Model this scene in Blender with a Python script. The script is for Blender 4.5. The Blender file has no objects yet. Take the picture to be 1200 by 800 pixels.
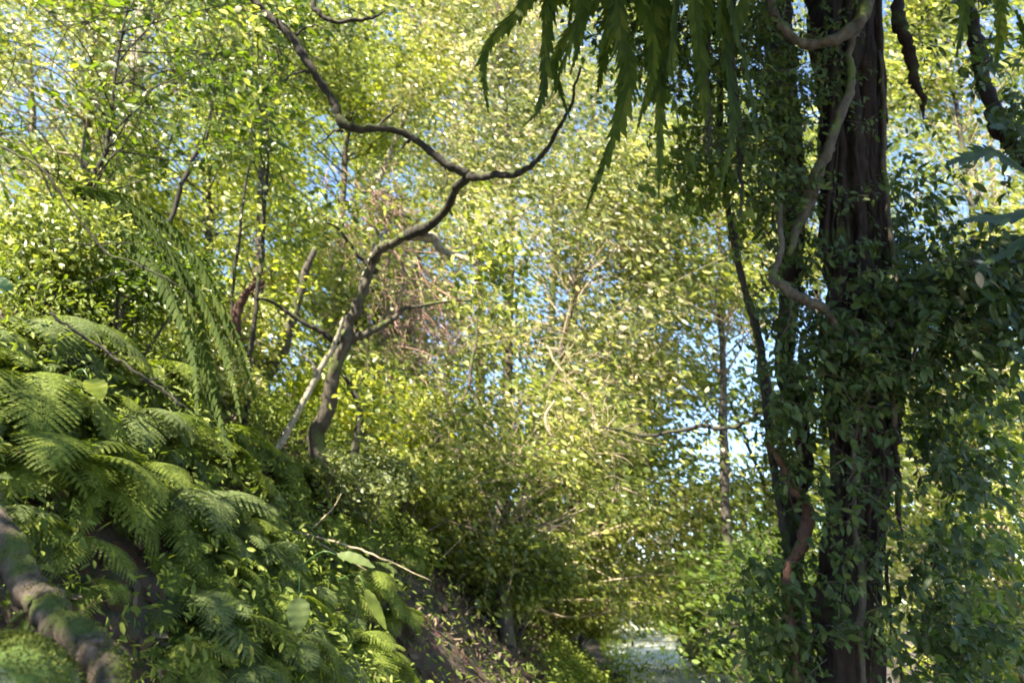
import bpy, math, random
import numpy as np
from mathutils import Vector, Matrix
random.seed(7); RS = np.random.RandomState(11)
R = math.radians
SC = bpy.context.scene
COL = SC.collection

# ------------------------------------------------------------------ camera
PITCH = 18.0
CAM = np.array([0.0, 0.0, 1.6])
F = 26.0 / 36.0 * 1200
cam = bpy.data.cameras.new('camera'); co = bpy.data.objects.new('camera', cam); COL.objects.link(co)
co.location = CAM; co.rotation_euler = (R(90 + PITCH), 0, 0)
cam.lens = 26; cam.sensor_width = 36; cam.clip_start = .05; cam.clip_end = 2000
cam.dof.use_dof = True; cam.dof.focus_distance = 3.6; cam.dof.aperture_fstop = 2.2
SC.camera = co
# ------------------------------------------------------------------ sky, sun, exposure
SUN_EL, SUN_AZ = 48.0, -138.0         # azimuth measured from +Y towards +X
w = bpy.data.worlds.new('World'); SC.world = w; w.use_nodes = True
nt = w.node_tree; bg = nt.nodes['Background']
sky = nt.nodes.new('ShaderNodeTexSky'); sky.sky_type = 'NISHITA'; sky.sun_disc = False
sky.sun_elevation = R(SUN_EL); sky.sun_rotation = R(SUN_AZ); sky.altitude = 2200; sky.air_density = 1.0; sky.dust_density = .1; sky.ozone_density = 4.0
nt.links.new(sky.outputs[0], bg.inputs[0]); bg.inputs[1].default_value = 0.105
sun = bpy.data.lights.new('sun', 'SUN'); so = bpy.data.objects.new('sun', sun); COL.objects.link(so)
sun.energy = 5.0; sun.angle = R(.5); sun.color = (1, .93, .82)
sd = Vector((math.sin(R(SUN_AZ)) * math.cos(R(SUN_EL)), math.cos(R(SUN_AZ)) * math.cos(R(SUN_EL)), math.sin(R(SUN_EL))))
so.rotation_euler = sd.to_track_quat('Z', 'Y').to_euler()
SC.view_settings.view_transform = 'Standard'; SC.view_settings.look = 'None'
SC.view_settings.exposure = 2.58
SC.view_settings.use_white_balance = True; SC.view_settings.white_balance_temperature = 7250; SC.view_settings.white_balance_tint = 8; SC.view_settings.gamma = 1
SC.cycles.use_denoising = True
SC.cycles.max_bounces = 7; SC.cycles.diffuse_bounces = 4; SC.cycles.transmission_bounces = 5; SC.cycles.glossy_bounces = 2
SC.cycles.sample_clamp_indirect = 6; SC.cycles.sample_clamp_direct = 14
SC.cycles.filter_width = 1.9

def P(px, py, Y):
    """point of the place seen at photo pixel (px,py) and Y metres ahead"""
    c, s = math.cos(R(PITCH)), math.sin(R(PITCH))
    u = (px - 600) / F; v = (400 - py) / F
    d = np.array([u, c - v * s, s + v * c])
    return CAM + d * (Y / d[1])
def proj(p):
    c, s = math.cos(R(PITCH)), math.sin(R(PITCH))
    q = np.asarray(p) - CAM
    dz = q[..., 1] * c + q[..., 2] * s; up = -q[..., 1] * s + q[..., 2] * c
    dz = np.maximum(dz, .01)
    return 600 + F * q[..., 0] / dz, 400 - F * up / dz, dz

# ------------------------------------------------------------------ helpers
def nrm(v): return v / np.maximum(np.linalg.norm(v, axis=-1, keepdims=True), 1e-9)
class MB:
    def __init__(s): s.v = []; s.f = []; s.n = 0; s.k = []
    def add(s, v, f):
        v = np.asarray(v, float).reshape(-1, 3)
        f = np.asarray(f, np.int64)
        s.v.append(v); s.f.append(f + s.n); s.n += len(v)
    def mesh(s, name, mat, smooth=True):
        me = bpy.data.meshes.new(name)
        v = np.concatenate(s.v)
        lt = np.concatenate([np.full(len(f), f.shape[1]) for f in s.f])
        li = np.concatenate([f.ravel() for f in s.f])
        me.vertices.add(len(v)); me.vertices.foreach_set('co', v.ravel().astype(np.float32))
        me.loops.add(len(li)); me.loops.foreach_set('vertex_index', li.astype(np.int32))
        me.polygons.add(len(lt)); ls = np.concatenate([[0], np.cumsum(lt)[:-1]])
        me.polygons.foreach_set('loop_start', ls.astype(np.int32))
        me.update(calc_edges=True)
        if smooth: me.polygons.foreach_set('use_smooth', np.ones(len(lt), bool))
        me.materials.append(mat); me.validate(); return me
    def build(s, name, mat, parent=None, smooth=True):
        o = bpy.data.objects.new(name, s.mesh(name, mat, smooth)); COL.objects.link(o)
        if parent is not None:
            o.parent = parent
            o.matrix_parent_inverse = Matrix.Translation(parent.location).inverted() if parent.rotation_euler.z == 0 else parent.matrix_basis.inverted()
        return o
def tag(o, label=None, cat=None, group=None, kind=None):
    if label: o['label'] = label
    if cat: o['category'] = cat
    if group: o['group'] = group
    if kind: o['kind'] = kind
    return o
def thing(name, label, cat, loc=(0, 0, 0), group=None):
    o = bpy.data.objects.new(name, None); COL.objects.link(o); o.location = loc; o.empty_display_size = .1
    return tag(o, label, cat, group)

def spline(pts, n):
    """Catmull-Rom through pts (k x d)"""
    p = np.asarray(pts, float); p = np.vstack([2 * p[0] - p[1], p, 2 * p[-1] - p[-2]])
    k = len(p) - 3; out = []
    for t in np.linspace(0, k - 1e-6, n):
        i = int(t); u = t - i; a, b, c, d = p[i:i + 4]
        out.append(.5 * ((2 * b) + (c - a) * u + (2 * a - 5 * b + 4 * c - d) * u * u + (3 * b - 3 * c + d - a) * u ** 3))
    return np.array(out)
def tube(mb, pts, rad, seg=8, n=None, wob=0.0, knob=0.0, rough=.0):
    pts = np.asarray(pts, float); rad = np.asarray(rad, float)
    if n is None: n = max(4, len(pts) * 4)
    q = spline(np.hstack([pts, rad[:, None]]), n); c = q[:, :3]; r = np.maximum(q[:, 3], .0008)
    if wob: 
        wv = np.cumsum(RS.randn(n, 3), 0) * wob; wv -= np.linspace(0, 1, n)[:, None] * wv[-1]; c = c + wv * (r[:, None] * 0 + 1)
    if knob: r = r * (1 + knob * np.clip(RS.randn(n), -1, 2))
    t = nrm(np.gradient(c, axis=0))
    ref = np.array([0, 0, 1.]) if abs(t[0][2]) < .9 else np.array([1., 0, 0])
    u = np.zeros_like(c); a = ref
    for i in range(n):
        a = a - t[i] * np.dot(a, t[i]); a = a / max(np.linalg.norm(a), 1e-6); u[i] = a
    v = np.cross(t, u)
    th = np.linspace(0, 2 * math.pi, seg, endpoint=False)
    rr = r[:, None] * np.ones(seg)[None]
    if rough:
        ph = RS.rand(5) * 6.28
        s = np.linspace(0, 1, n)[:, None] * n
        rr = rr * (1 + rough * (.5 * np.sin(3 * th[None] + ph[0] + .13 * s) + .35 * np.sin(5 * th[None] + ph[1] - .2 * s) + .3 * np.sin(8 * th[None] + ph[2] + .1 * s)) + rough * .5 * RS.randn(n, seg))
    V = c[:, None] + rr[..., None] * (np.cos(th)[None, :, None] * u[:, None] + np.sin(th)[None, :, None] * v[:, None])
    V = np.vstack([V.reshape(-1, 3), c[:1], c[-1:]])
    i = np.arange(n - 1)[:, None] * seg; j = np.arange(seg)[None]; j2 = (j + 1) % seg
    Fq = np.stack([i + j, i + j2, i + seg + j2, i + seg + j], -1).reshape(-1, 4)
    mb.add(V, Fq)
    jj = np.arange(seg)
    off = mb.n - len(V)
    mb.f.append(np.stack([np.full(seg, n * seg), (jj + 1) % seg, jj], -1) + off)
    mb.f.append(np.stack([np.full(seg, n * seg + 1), (n - 1) * seg + jj, (n - 1) * seg + (jj + 1) % seg], -1) + off)
    return c

def leaves(mb, c, L, asp=.5, up=1.0, axis=(.75, 0, -.45), wa=1.0, detail=0, curl=.15, nv=None):
    """add one leaf blade at every point of c"""
    N = len(c)
    if N == 0: return
    L = np.broadcast_to(np.asarray(L, float), (N,))[:, None]
    a = nrm(np.asarray(axis) * wa + RS.randn(N, 3) * .6)
    n = nrm((np.array([0, 0, 1.]) if nv is None else nv) * up + RS.randn(N, 3) * .55)
    n = nrm(n - a * np.sum(a * n, 1, keepdims=True)); s = np.cross(a, n)
    W = L * asp * (.8 + .4 * RS.rand(N, 1)) * .5
    if detail == 0:
        vs = [c, c + a * L * .3 + s * W * .85 + n * W * .15, c + a * L * .66 + s * W * .9 - n * L * curl * .3 + n * W * .15, c + a * L - n * L * curl,
              c + a * L * .66 - s * W * .9 - n * L * curl * .3 + n * W * .15, c + a * L * .3 - s * W * .85 + n * W * .15]
        V = np.stack(vs, 1); b = np.arange(N)[:, None] * 6
        mb.add(V.reshape(-1, 3), np.concatenate([b + np.array([0, 1, 2, 3]), b + np.array([0, 3, 4, 5])]))
    else:
        ts = [0, .22, .5, .78, 1]; ws = [0, .8, 1, .62, 0]
        mid = [c + a * L * t - n * L * curl * t * t for t in ts]
        lf = [mid[i] + s * W * ws[i] + n * W * .28 * ws[i] for i in (1, 2, 3)]; rt = [mid[i] - s * W * ws[i] + n * W * .28 * ws[i] for i in (1, 2, 3)]
        V = np.stack(mid + lf + rt, 1); b = np.arange(N)[:, None] * 11
        mb.add(V.reshape(-1, 3), np.concatenate([b + np.array(q) for q in ([1, 5, 6, 2], [2, 6, 7, 3], [8, 1, 2, 9], [9, 2, 3, 10])]))
        off = mb.n - len(V) * 11
        mb.f.append(np.concatenate([b + np.array(q) for q in ([0, 5, 1], [3, 7, 4], [0, 1, 8], [3, 4, 10])]) + off)

def noise2(x, y, seed=0, sc=1.0):
    r = np.random.RandomState(seed); o = 0
    for k in range(9):
        f = sc * 1.55 ** k * .35; th = r.rand() * 6.28; ph = r.rand() * 6.28
        o = o + np.sin((x * math.cos(th) + y * math.sin(th)) * f + ph + 1.7 * np.sin((y * math.cos(th) - x * math.sin(th)) * f * .6 + ph)) / (1.4 ** k)
    return o / 2.4

# ------------------------------------------------------------------ materials
def mat(name):
    m = bpy.data.materials.new(name); m.use_nodes = True; m.node_tree.nodes.clear()
    return m, m.node_tree.nodes, m.node_tree.links
def ramp(N, stops):
    r = N.new('ShaderNodeValToRGB'); e = r.color_ramp.elements
    while len(e) < len(stops): e.new(.5)
    for i, (p, c) in enumerate(stops): e[i].position = p; e[i].color = (*c, 1)
    return r
def leaf_mat(name, stops, tr=.42, tgain=(2.0, 1.9, .8), rough=.42, spec=.5, nsc=.7):
    """stops: reflectance colours across the leaves; light passing through a blade is yellower"""
    m, N, L = mat(name)
    g = N.new('ShaderNodeNewGeometry'); tc = N.new('ShaderNodeNewGeometry')
    no = N.new('ShaderNodeTexNoise'); no.inputs['Scale'].default_value = nsc; no.inputs['Detail'].default_value = 2
    L.new(tc.outputs['Position'], no.inputs['Vector'])
    ad = N.new('ShaderNodeMath'); ad.operation = 'MULTIPLY_ADD'; ad.inputs[1].default_value = .62
    mr = N.new('ShaderNodeMath'); mr.operation = 'MULTIPLY_ADD'; mr.inputs[1].default_value = 1.1; mr.inputs[2].default_value = -.36
    L.new(no.outputs['Fac'], mr.inputs[0]); L.new(g.outputs['Random Per Island'], ad.inputs[0]); L.new(mr.outputs[0], ad.inputs[2])
    r = ramp(N, stops); L.new(ad.outputs[0], r.inputs[0])
    p = N.new('ShaderNodeBsdfPrincipled'); p.inputs['Roughness'].default_value = rough; p.inputs['Specular IOR Level'].default_value = spec
    L.new(r.outputs[0], p.inputs['Base Color'])
    mu = N.new('ShaderNodeMix'); mu.data_type = 'RGBA'; mu.blend_type = 'MULTIPLY'; mu.inputs[0].default_value = 1
    mu.clamp_result = False
    L.new(r.outputs[0], mu.inputs[6]); mu.inputs[7].default_value = (*tgain, 1)
    t = N.new('ShaderNodeBsdfTranslucent'); L.new(mu.outputs[2], t.inputs[0])
    x = N.new('ShaderNodeMixShader'); x.inputs[0].default_value = tr
    L.new(p.outputs[0], x.inputs[1]); L.new(t.outputs[0], x.inputs[2])
    o = N.new('ShaderNodeOutputMaterial'); L.new(x.outputs[0], o.inputs[0]); return m
def bark_mat(name, dark, light, moss=None, mossamt=.5, scale=9, zs=.25, bump=.6, rough=.9):
    m, N, L = mat(name)
    tc = N.new('ShaderNodeNewGeometry'); mp = N.new('ShaderNodeMapping'); mp.inputs['Scale'].default_value = (1, 1, zs)
    L.new(tc.outputs['Position'], mp.inputs[0])
    n1 = N.new('ShaderNodeTexNoise'); n1.inputs['Scale'].default_value = scale * 2.2; n1.inputs['Detail'].default_value = 8; n1.inputs['Roughness'].default_value = .68
    L.new(mp.outputs[0], n1.inputs['Vector'])
    r = ramp(N, [(.3, dark), (.55, tuple((a + b) / 2 for a, b in zip(dark, light))), (.72, light)]); L.new(n1.outputs['Fac'], r.inputs[0])
    col = r.outputs[0]
    if moss:
        n2 = N.new('ShaderNodeTexNoise'); n2.inputs['Scale'].default_value = scale * .45; n2.inputs['Detail'].default_value = 6
        L.new(tc.outputs['Position'], n2.inputs['Vector'])
        sx = N.new('ShaderNodeSeparateXYZ'); L.new(tc.outputs['Normal'], sx.inputs[0])
        ma = N.new('ShaderNodeMath'); ma.operation = 'MULTIPLY_ADD'; ma.inputs[1].default_value = .16; L.new(sx.outputs[2], ma.inputs[0]); L.new(n2.outputs['Fac'], ma.inputs[2])
        mrr = ramp(N, [(.62 - mossamt * .2, (0, 0, 0)), (.72 - mossamt * .2, (1, 1, 1))]); L.new(ma.outputs[0], mrr.inputs[0])
        mx = N.new('ShaderNodeMix'); mx.data_type = 'RGBA'; L.new(mrr.outputs[0], mx.inputs[0]); L.new(col, mx.inputs[6]); mx.inputs[7].default_value = (*moss, 1)
        col = mx.outputs[2]
    p = N.new('ShaderNodeBsdfPrincipled'); p.inputs['Roughness'].default_value = rough; p.inputs['Specular IOR Level'].default_value = .25
    L.new(col, p.inputs['Base Color'])
    b = N.new('ShaderNodeBump'); b.inputs['Strength'].default_value = bump; b.inputs['Distance'].default_value = .02
    L.new(n1.outputs['Fac'], b.inputs['Height']); L.new(b.outputs[0], p.inputs['Normal'])
    o = N.new('ShaderNodeOutputMaterial'); L.new(p.outputs[0], o.inputs[0]); return m

M = {}
M['yellow'] = leaf_mat('sunlit_tone_leaf', [(0, (.05, .085, .02)), (.3, (.15, .20, .035)), (.65, (.29, .33, .055)), (.88, (.43, .44, .10)), (1, (.58, .54, .34))], .5, (2.0, 1.95, .8))  # sunlit glow put into a brighter, yellower leaf colour
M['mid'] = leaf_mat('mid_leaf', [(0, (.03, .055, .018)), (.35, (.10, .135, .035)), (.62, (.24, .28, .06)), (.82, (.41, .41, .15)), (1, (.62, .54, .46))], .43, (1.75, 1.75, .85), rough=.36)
M['beige'] = leaf_mat('glint_tone_leaf', [(0, (.035, .06, .022)), (.28, (.09, .115, .04)), (.5, (.19, .225, .07)), (.68, (.33, .34, .16)), (.85, (.50, .43, .34)), (1, (.66, .55, .50))], .44, (1.7, 1.65, .85), rough=.35)  # light green leaf; pale pinkish stops paint sun glints into its colour
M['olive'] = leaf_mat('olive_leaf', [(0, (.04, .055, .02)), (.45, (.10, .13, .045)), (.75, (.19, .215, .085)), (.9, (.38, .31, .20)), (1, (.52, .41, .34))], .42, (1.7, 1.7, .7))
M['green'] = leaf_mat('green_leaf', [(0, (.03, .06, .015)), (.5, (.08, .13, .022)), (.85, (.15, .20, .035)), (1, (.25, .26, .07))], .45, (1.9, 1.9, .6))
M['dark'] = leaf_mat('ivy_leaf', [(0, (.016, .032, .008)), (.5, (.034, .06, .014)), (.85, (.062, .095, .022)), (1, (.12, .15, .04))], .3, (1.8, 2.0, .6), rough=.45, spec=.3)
M['fern'] = leaf_mat('fern_leaf', [(0, (.05, .075, .014)), (.45, (.11, .15, .028)), (.85, (.19, .23, .045)), (1, (.25, .23, .08))], .35, (1.7, 1.8, .6), rough=.6, spec=.25, nsc=2.5)
M['fernblue'] = leaf_mat('grey_fern_leaf', [(0, (.05, .07, .022)), (.5, (.09, .125, .042)), (1, (.16, .19, .08))], .3, (1.5, 1.7, .7), rough=.6, spec=.25, nsc=2.5)
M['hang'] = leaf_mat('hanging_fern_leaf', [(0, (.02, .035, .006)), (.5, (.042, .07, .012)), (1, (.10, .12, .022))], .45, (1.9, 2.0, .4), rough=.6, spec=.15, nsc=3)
M['mosstuft'] = leaf_mat('moss_tuft', [(0, (.03, .04, .012)), (.5, (.07, .09, .02)), (1, (.15, .17, .05))], .2, (1.5, 1.6, .6), rough=.8, spec=.1, nsc=9)
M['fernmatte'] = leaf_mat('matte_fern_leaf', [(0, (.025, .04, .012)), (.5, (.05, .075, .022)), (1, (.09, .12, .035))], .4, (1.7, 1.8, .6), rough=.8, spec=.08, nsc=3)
M['bigleaf'] = leaf_mat('broad_leaf', [(0, (.05, .11, .04)), (1, (.08, .16, .05))], .35, (1.8, 2.0, .6), rough=.35)
M['litter'] = leaf_mat('litter_leaf', [(0, (.025, .017, .01)), (.5, (.085, .06, .04)), (.85, (.16, .115, .08)), (1, (.32, .24, .18))], .1, (1.2, 1, .8), rough=.7)
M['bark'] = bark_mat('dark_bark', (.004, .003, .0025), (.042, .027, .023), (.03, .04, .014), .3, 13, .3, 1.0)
M['barkred'] = bark_mat('reddish_bark', (.03, .016, .012), (.17, .095, .07), (.06, .07, .02), .1, 8, .3, .9)
M['barkgrey'] = bark_mat('grey_bark', (.022, .019, .015), (.115, .10, .08), (.07, .09, .025), .45, 9, .5, .7)
M['barkpale'] = bark_mat('pale_bark', (.09, .08, .06), (.42, .38, .31), (.08, .1, .03), .2, 10, .5, .5)
M['twig'] = bark_mat('dead_twig', (.16, .09, .07), (.42, .28, .23), None, 0, 14, 1, .3)
M['straw'] = bark_mat('dry_vine_sunlit_limb', (.15, .12, .08), (.42, .35, .25), None, 0, 14, 1, .3)
M['branch'] = bark_mat('dark_branch_bark', (.012, .011, .010), (.06, .055, .048), (.05, .06, .02), .3, 12, .6, .8)
M['log'] = bark_mat('mossy_log_bark', (.015, .012, .009), (.20, .155, .125), (.06, .08, .02), .45, 9, .5, 1.0)
M['rock'] = bark_mat('mossy_rock', (.05, .055, .05), (.25, .27, .27), (.06, .10, .025), .85, 8, 1, 1.0)
# ground
m, N, L = mat('forest_floor')
g = N.new('ShaderNodeNewGeometry'); n1 = N.new('ShaderNodeTexNoise'); n1.inputs['Scale'].default_value = 1.3; n1.inputs['Detail'].default_value = 10; n1.inputs['Roughness'].default_value = .7
n2 = N.new('ShaderNodeTexVoronoi'); n2.inputs['Scale'].default_value = 22
L.new(g.outputs['Position'], n1.inputs['Vector']); L.new(g.outputs['Position'], n2.inputs['Vector'])
r1 = ramp(N, [(.3, (.03, .02, .012)), (.5, (.075, .048, .03)), (.62, (.05, .05, .02)), (.75, (.13, .09, .055))]); L.new(n1.outputs['Fac'], r1.inputs[0])
p = N.new('ShaderNodeBsdfPrincipled'); p.inputs['Roughness'].default_value = .95
mx = N.new('ShaderNodeMix'); mx.data_type = 'RGBA'; mx.blend_type = 'MULTIPLY'; mx.inputs[0].default_value = .5
L.new(r1.outputs[0], mx.inputs[6]); L.new(n2.outputs['Color'], mx.inputs[7]); L.new(mx.outputs[2], p.inputs['Base Color'])
b = N.new('ShaderNodeBump'); b.inputs['Strength'].default_value = 1; b.inputs['Distance'].default_value = .06; L.new(n1.outputs['Fac'], b.inputs['Height']); L.new(b.outputs[0], p.inputs['Normal'])
o = N.new('ShaderNodeOutputMaterial'); L.new(p.outputs[0], o.inputs[0]); M['ground'] = m
m, N, L = mat('sunlit_tone_gravel')  # gravel colour brightened to stand in for sun on the shaded path
g = N.new('ShaderNodeNewGeometry'); n1 = N.new('ShaderNodeTexNoise'); n1.inputs['Scale'].default_value = 14; n1.inputs['Detail'].default_value = 9
L.new(g.outputs['Position'], n1.inputs['Vector'])
r1 = ramp(N, [(.3, (.38, .38, .3)), (.7, (.68, .68, .6))]); L.new(n1.outputs['Fac'], r1.inputs[0])
p = N.new('ShaderNodeBsdfPrincipled'); p.inputs['Roughness'].default_value = .9; L.new(r1.outputs[0], p.inputs['Base Color'])
b = N.new('ShaderNodeBump'); b.inputs['Strength'].default_value = .8; b.inputs['Distance'].default_value = .02; L.new(n1.outputs['Fac'], b.inputs['Height']); L.new(b.outputs[0], p.inputs['Normal'])
o = N.new('ShaderNodeOutputMaterial'); L.new(p.outputs[0], o.inputs[0]); M['path'] = m

# ------------------------------------------------------------------ ground
def foot(y): return -1.3 + .3 * np.clip(y, -3, 7) + .1 * np.clip(y - 7, 0, 60)
def height(x, y):
    x = np.asarray(x, float); y = np.asarray(y, float)
    d = foot(y) - x + .25 * noise2(x * .6, y * .6, 3)
    dd = np.maximum(d, 0)
    top = 2.9 - .05 * np.clip(y - 5, 0, 20)
    run = top / 1.1
    bank = np.where(dd < run, 1.1 * dd, top + .42 * (dd - run))
    bank = np.minimum(bank, 22 + .02 * dd)
    dr = np.maximum(x - foot(y) - 3.2, 0)
    fall = -.28 * np.minimum(dr, 25) - .03 * np.maximum(dr - 25, 0)
    fade = np.clip(np.minimum(dd, 1) + np.clip(dr, 0, 1) + .1, 0, 1)
    rough = (.16 * noise2(x, y, 5, 1.6) + .05 * noise2(x, y, 9, 7)) * fade
    return bank + fall + rough - .004 * np.clip(y - 14, 0, 200) * 3
def hit(px, py, y0=.8, y1=60):
    for Y in np.arange(y0, y1, .03):
        p = P(px, py, Y)
        if p[2] <= height(p[0], p[1]): return p
    return P(px, py, y1)
xs = np.concatenate([np.linspace(-250, -14, 24), np.linspace(-13.5, 9.5, 200), np.linspace(10, 250, 26)])
ys = np.concatenate([np.linspace(-40, -3, 12), np.linspace(-2.6, 22, 190), np.linspace(23, 400, 40)])
X, Yg = np.meshgrid(xs, ys); Z = height(X, Yg)
nx, ny = len(xs), len(ys); i = (np.arange(ny - 1)[:, None] * nx + np.arange(nx - 1)[None]).reshape(-1, 1)
mb = MB(); mb.add(np.stack([X, Yg, Z], -1), i + np.array([[0, 1, nx + 1, nx]])); tag(mb.build('ground', M['ground']), kind='structure')
yy = np.linspace(-3, 60, 160); us = np.linspace(0, 1, 12)
cx = foot(yy)[:, None] + .35 + us[None] * 2.5; cy = np.repeat(yy[:, None], 12, 1)
cx = cx + (us[None] - .5) * .3 * np.sin(cy * 1.7)
mb = MB(); i = (np.arange(159)[:, None] * 12 + np.arange(11)[None]).reshape(-1, 1)
mb.add(np.stack([cx, cy, height(cx, cy) + .02 + .035 * (1 - (2 * us[None] - 1) ** 4)], -1), i + np.array([[0, 1, 13, 12]]))
tag(mb.build('path', M['path']), kind='structure')

# ------------------------------------------------------------------ canopy density over the view (where leaves leave gaps for the sky)
GAPS = [(560, 330, 40, 40, .4), (520, 420, 30, 30, .4), (580, 440, 40, 30, .4), (640, 250, 30, 25, .5), (855, 430, 80, 90, .10), (850, 570, 90, 80, .12), (790, 480, 45, 35, .3), (625, 590, 60, 38, .10), (640, 330, 70, 55, .3), (720, 380, 50, 40, .4),
        (1110, 190, 70, 90, .3), (1160, 60, 60, 60, .35), (45, 120, 45, 50, .15), (75, 60, 40, 40, .3), (160, 60, 30, 60, .2), (215, 150, 40, 60, .4), (475, 30, 45, 25, .25),
        (500, 555, 35, 22, .3), (490, 160, 30, 30, .6), (300, 385, 28, 30, .25), (410, 480, 25, 30, .35), (740, 640, 70, 35, .35), (700, 60, 50, 60, .6), (960, 60, 20, 40, .4), (1190, 200, 40, 80, .3), (330, 470, 30, 30, .4), (560, 490, 60, 50, .45)]
def dens(px, py):
    d = np.ones_like(px)
    for x, y, a, b_, v in GAPS:
        q = ((px - x) / a) ** 2 + ((py - y) / b_) ** 2
        v = .2 + .8 * v
        d = d * (1 - (1 - v) * np.clip(1.6 - q, 0, 1))
    return d

# ------------------------------------------------------------------ background trees
def tree(name, label, cat, px, Y, top, bot, hw, mkey, n, L=.11, asp=.5, bark='barkgrey', group=None, r0=.09, lean=0, blobs=None, depth=None, base_px=None, br=(.35, .75), up=.6, wa=1.7, ntw=5):
    L = L * .85 if Y > 6 else L; n = int(n * (1.9 if Y > 14 and px < 700 else 1.4)) if Y > 6 else n
    bx = P(px if base_px is None else base_px, 500, Y)[0]
    base = np.array([bx, Y, float(height(bx, Y)) - .1])
    root = thing(name, label, cat, base, group)
    cT, cB = P(px, top, Y), P(px, bot, Y); cen = (cT + cB) / 2; rz = max((cT[2] - cB[2]) / 2, .3); rx = hw / F * (Y / math.cos(R(PITCH))) * 1.05
    cen[2] = max(cen[2], base[2] + .2)
    ry = depth if depth else min(max(rx * .8, .8), 3.0)
    nb = blobs or int(np.clip(n / 260, 8, 60))
    bl = []
    while len(bl) < nb:
        u = RS.uniform(-1, 1, 3)
        if (abs(u) ** 2.6).sum() > 1: continue
        c = cen + u * np.array([rx, ry, rz])
        x, y, _ = proj(c)
        if RS.rand() > dens(np.array([x]), np.array([y]))[0]: 
            if RS.rand() < .75: continue
        if c[2] < height(c[0], c[1]) + .1: c[2] = height(c[0], c[1]) + .15 + .4 * RS.rand()
        bl.append(c)
    bl = np.array(bl)
    # trunk
    tp = np.array([cen[0] + lean, cen[1], cen[2] + rz * .55])
    k = 7; t = np.linspace(0, 1, k)[:, None]
    tr = base * (1 - t) + tp * t + np.stack([np.sin(t[:, 0] * 5 + px) * .1 * rz * .5, np.cos(t[:, 0] * 4 + px) * .1, 0 * t[:, 0]], -1) * t
    mb = MB(); c = tube(mb, tr, r0 * (1 - .8 * t[:, 0]), 8, 30, wob=.012, knob=.06)
    mb.build('trunk', M[bark], root)
    lm = MB()
    for b_ in bl:
        j = int(np.clip(np.argmin(np.abs(c[:, 2] - (b_[2] - .35 * rz * RS.rand() - .3))), 2, 29)); s = c[j]
        mid = (s + b_) / 2 + RS.randn(3) * .12 * np.linalg.norm(b_ - s) + np.array([0, 0, .08])
        r = max(r0 * .3 * (1 - j / 40), .008)
        tube(lm, [s, mid, b_], [r, r * .6, r * .25], 5, 9, wob=.01)
        for _ in range(ntw):
            e = b_ + nrm(RS.randn(3)) * RS.uniform(.3, 1.1) * np.array([1, 1, .8])
            tube(lm, [b_, (b_ + e) / 2 + RS.randn(3) * .05, e], [r * .3 + .002, .0035, .0015], 4, 5)
    lm.build('limb', M['straw' if mkey in ('beige', 'mid') and Y > 6 else bark], root)  # pale straw bark paints a sunlit tone onto background limbs and twigs
    # leaves: strung in sprays inside every clump
    mbL = MB(); per = max(int(n / nb), 6); C = []
    for b_ in bl:
        rr = RS.uniform(*br)
        d = nrm(RS.randn(per, 3)) * (RS.rand(per, 1) ** .45) * rr * np.array([1.15, 1.1, .75])
        # thin the clump into layers
        d[:, 2] = np.where(RS.rand(per) < .6, np.round(d[:, 2] / .22) * .22 + RS.randn(per) * .03 - .12 * (d[:, 0] ** 2 + d[:, 1] ** 2), d[:, 2])
        C.append(b_ + d)
    C = np.concatenate(C)
    x, y, _ = proj(C); keep = RS.rand(len(C)) < .22 + .78 * dens(x, y)
    C = C[keep]
    leaves(mbL, C, L * (.45 + 1.0 * RS.rand(len(C)) ** 1.5), asp, up=up, wa=wa)
    mbL.build('crown', M[mkey], root, smooth=False)
    return root
GB = 'trees growing further up the slope'; GV = 'trees standing beyond the path'; GF = 'far trees filling the valley'
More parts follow.
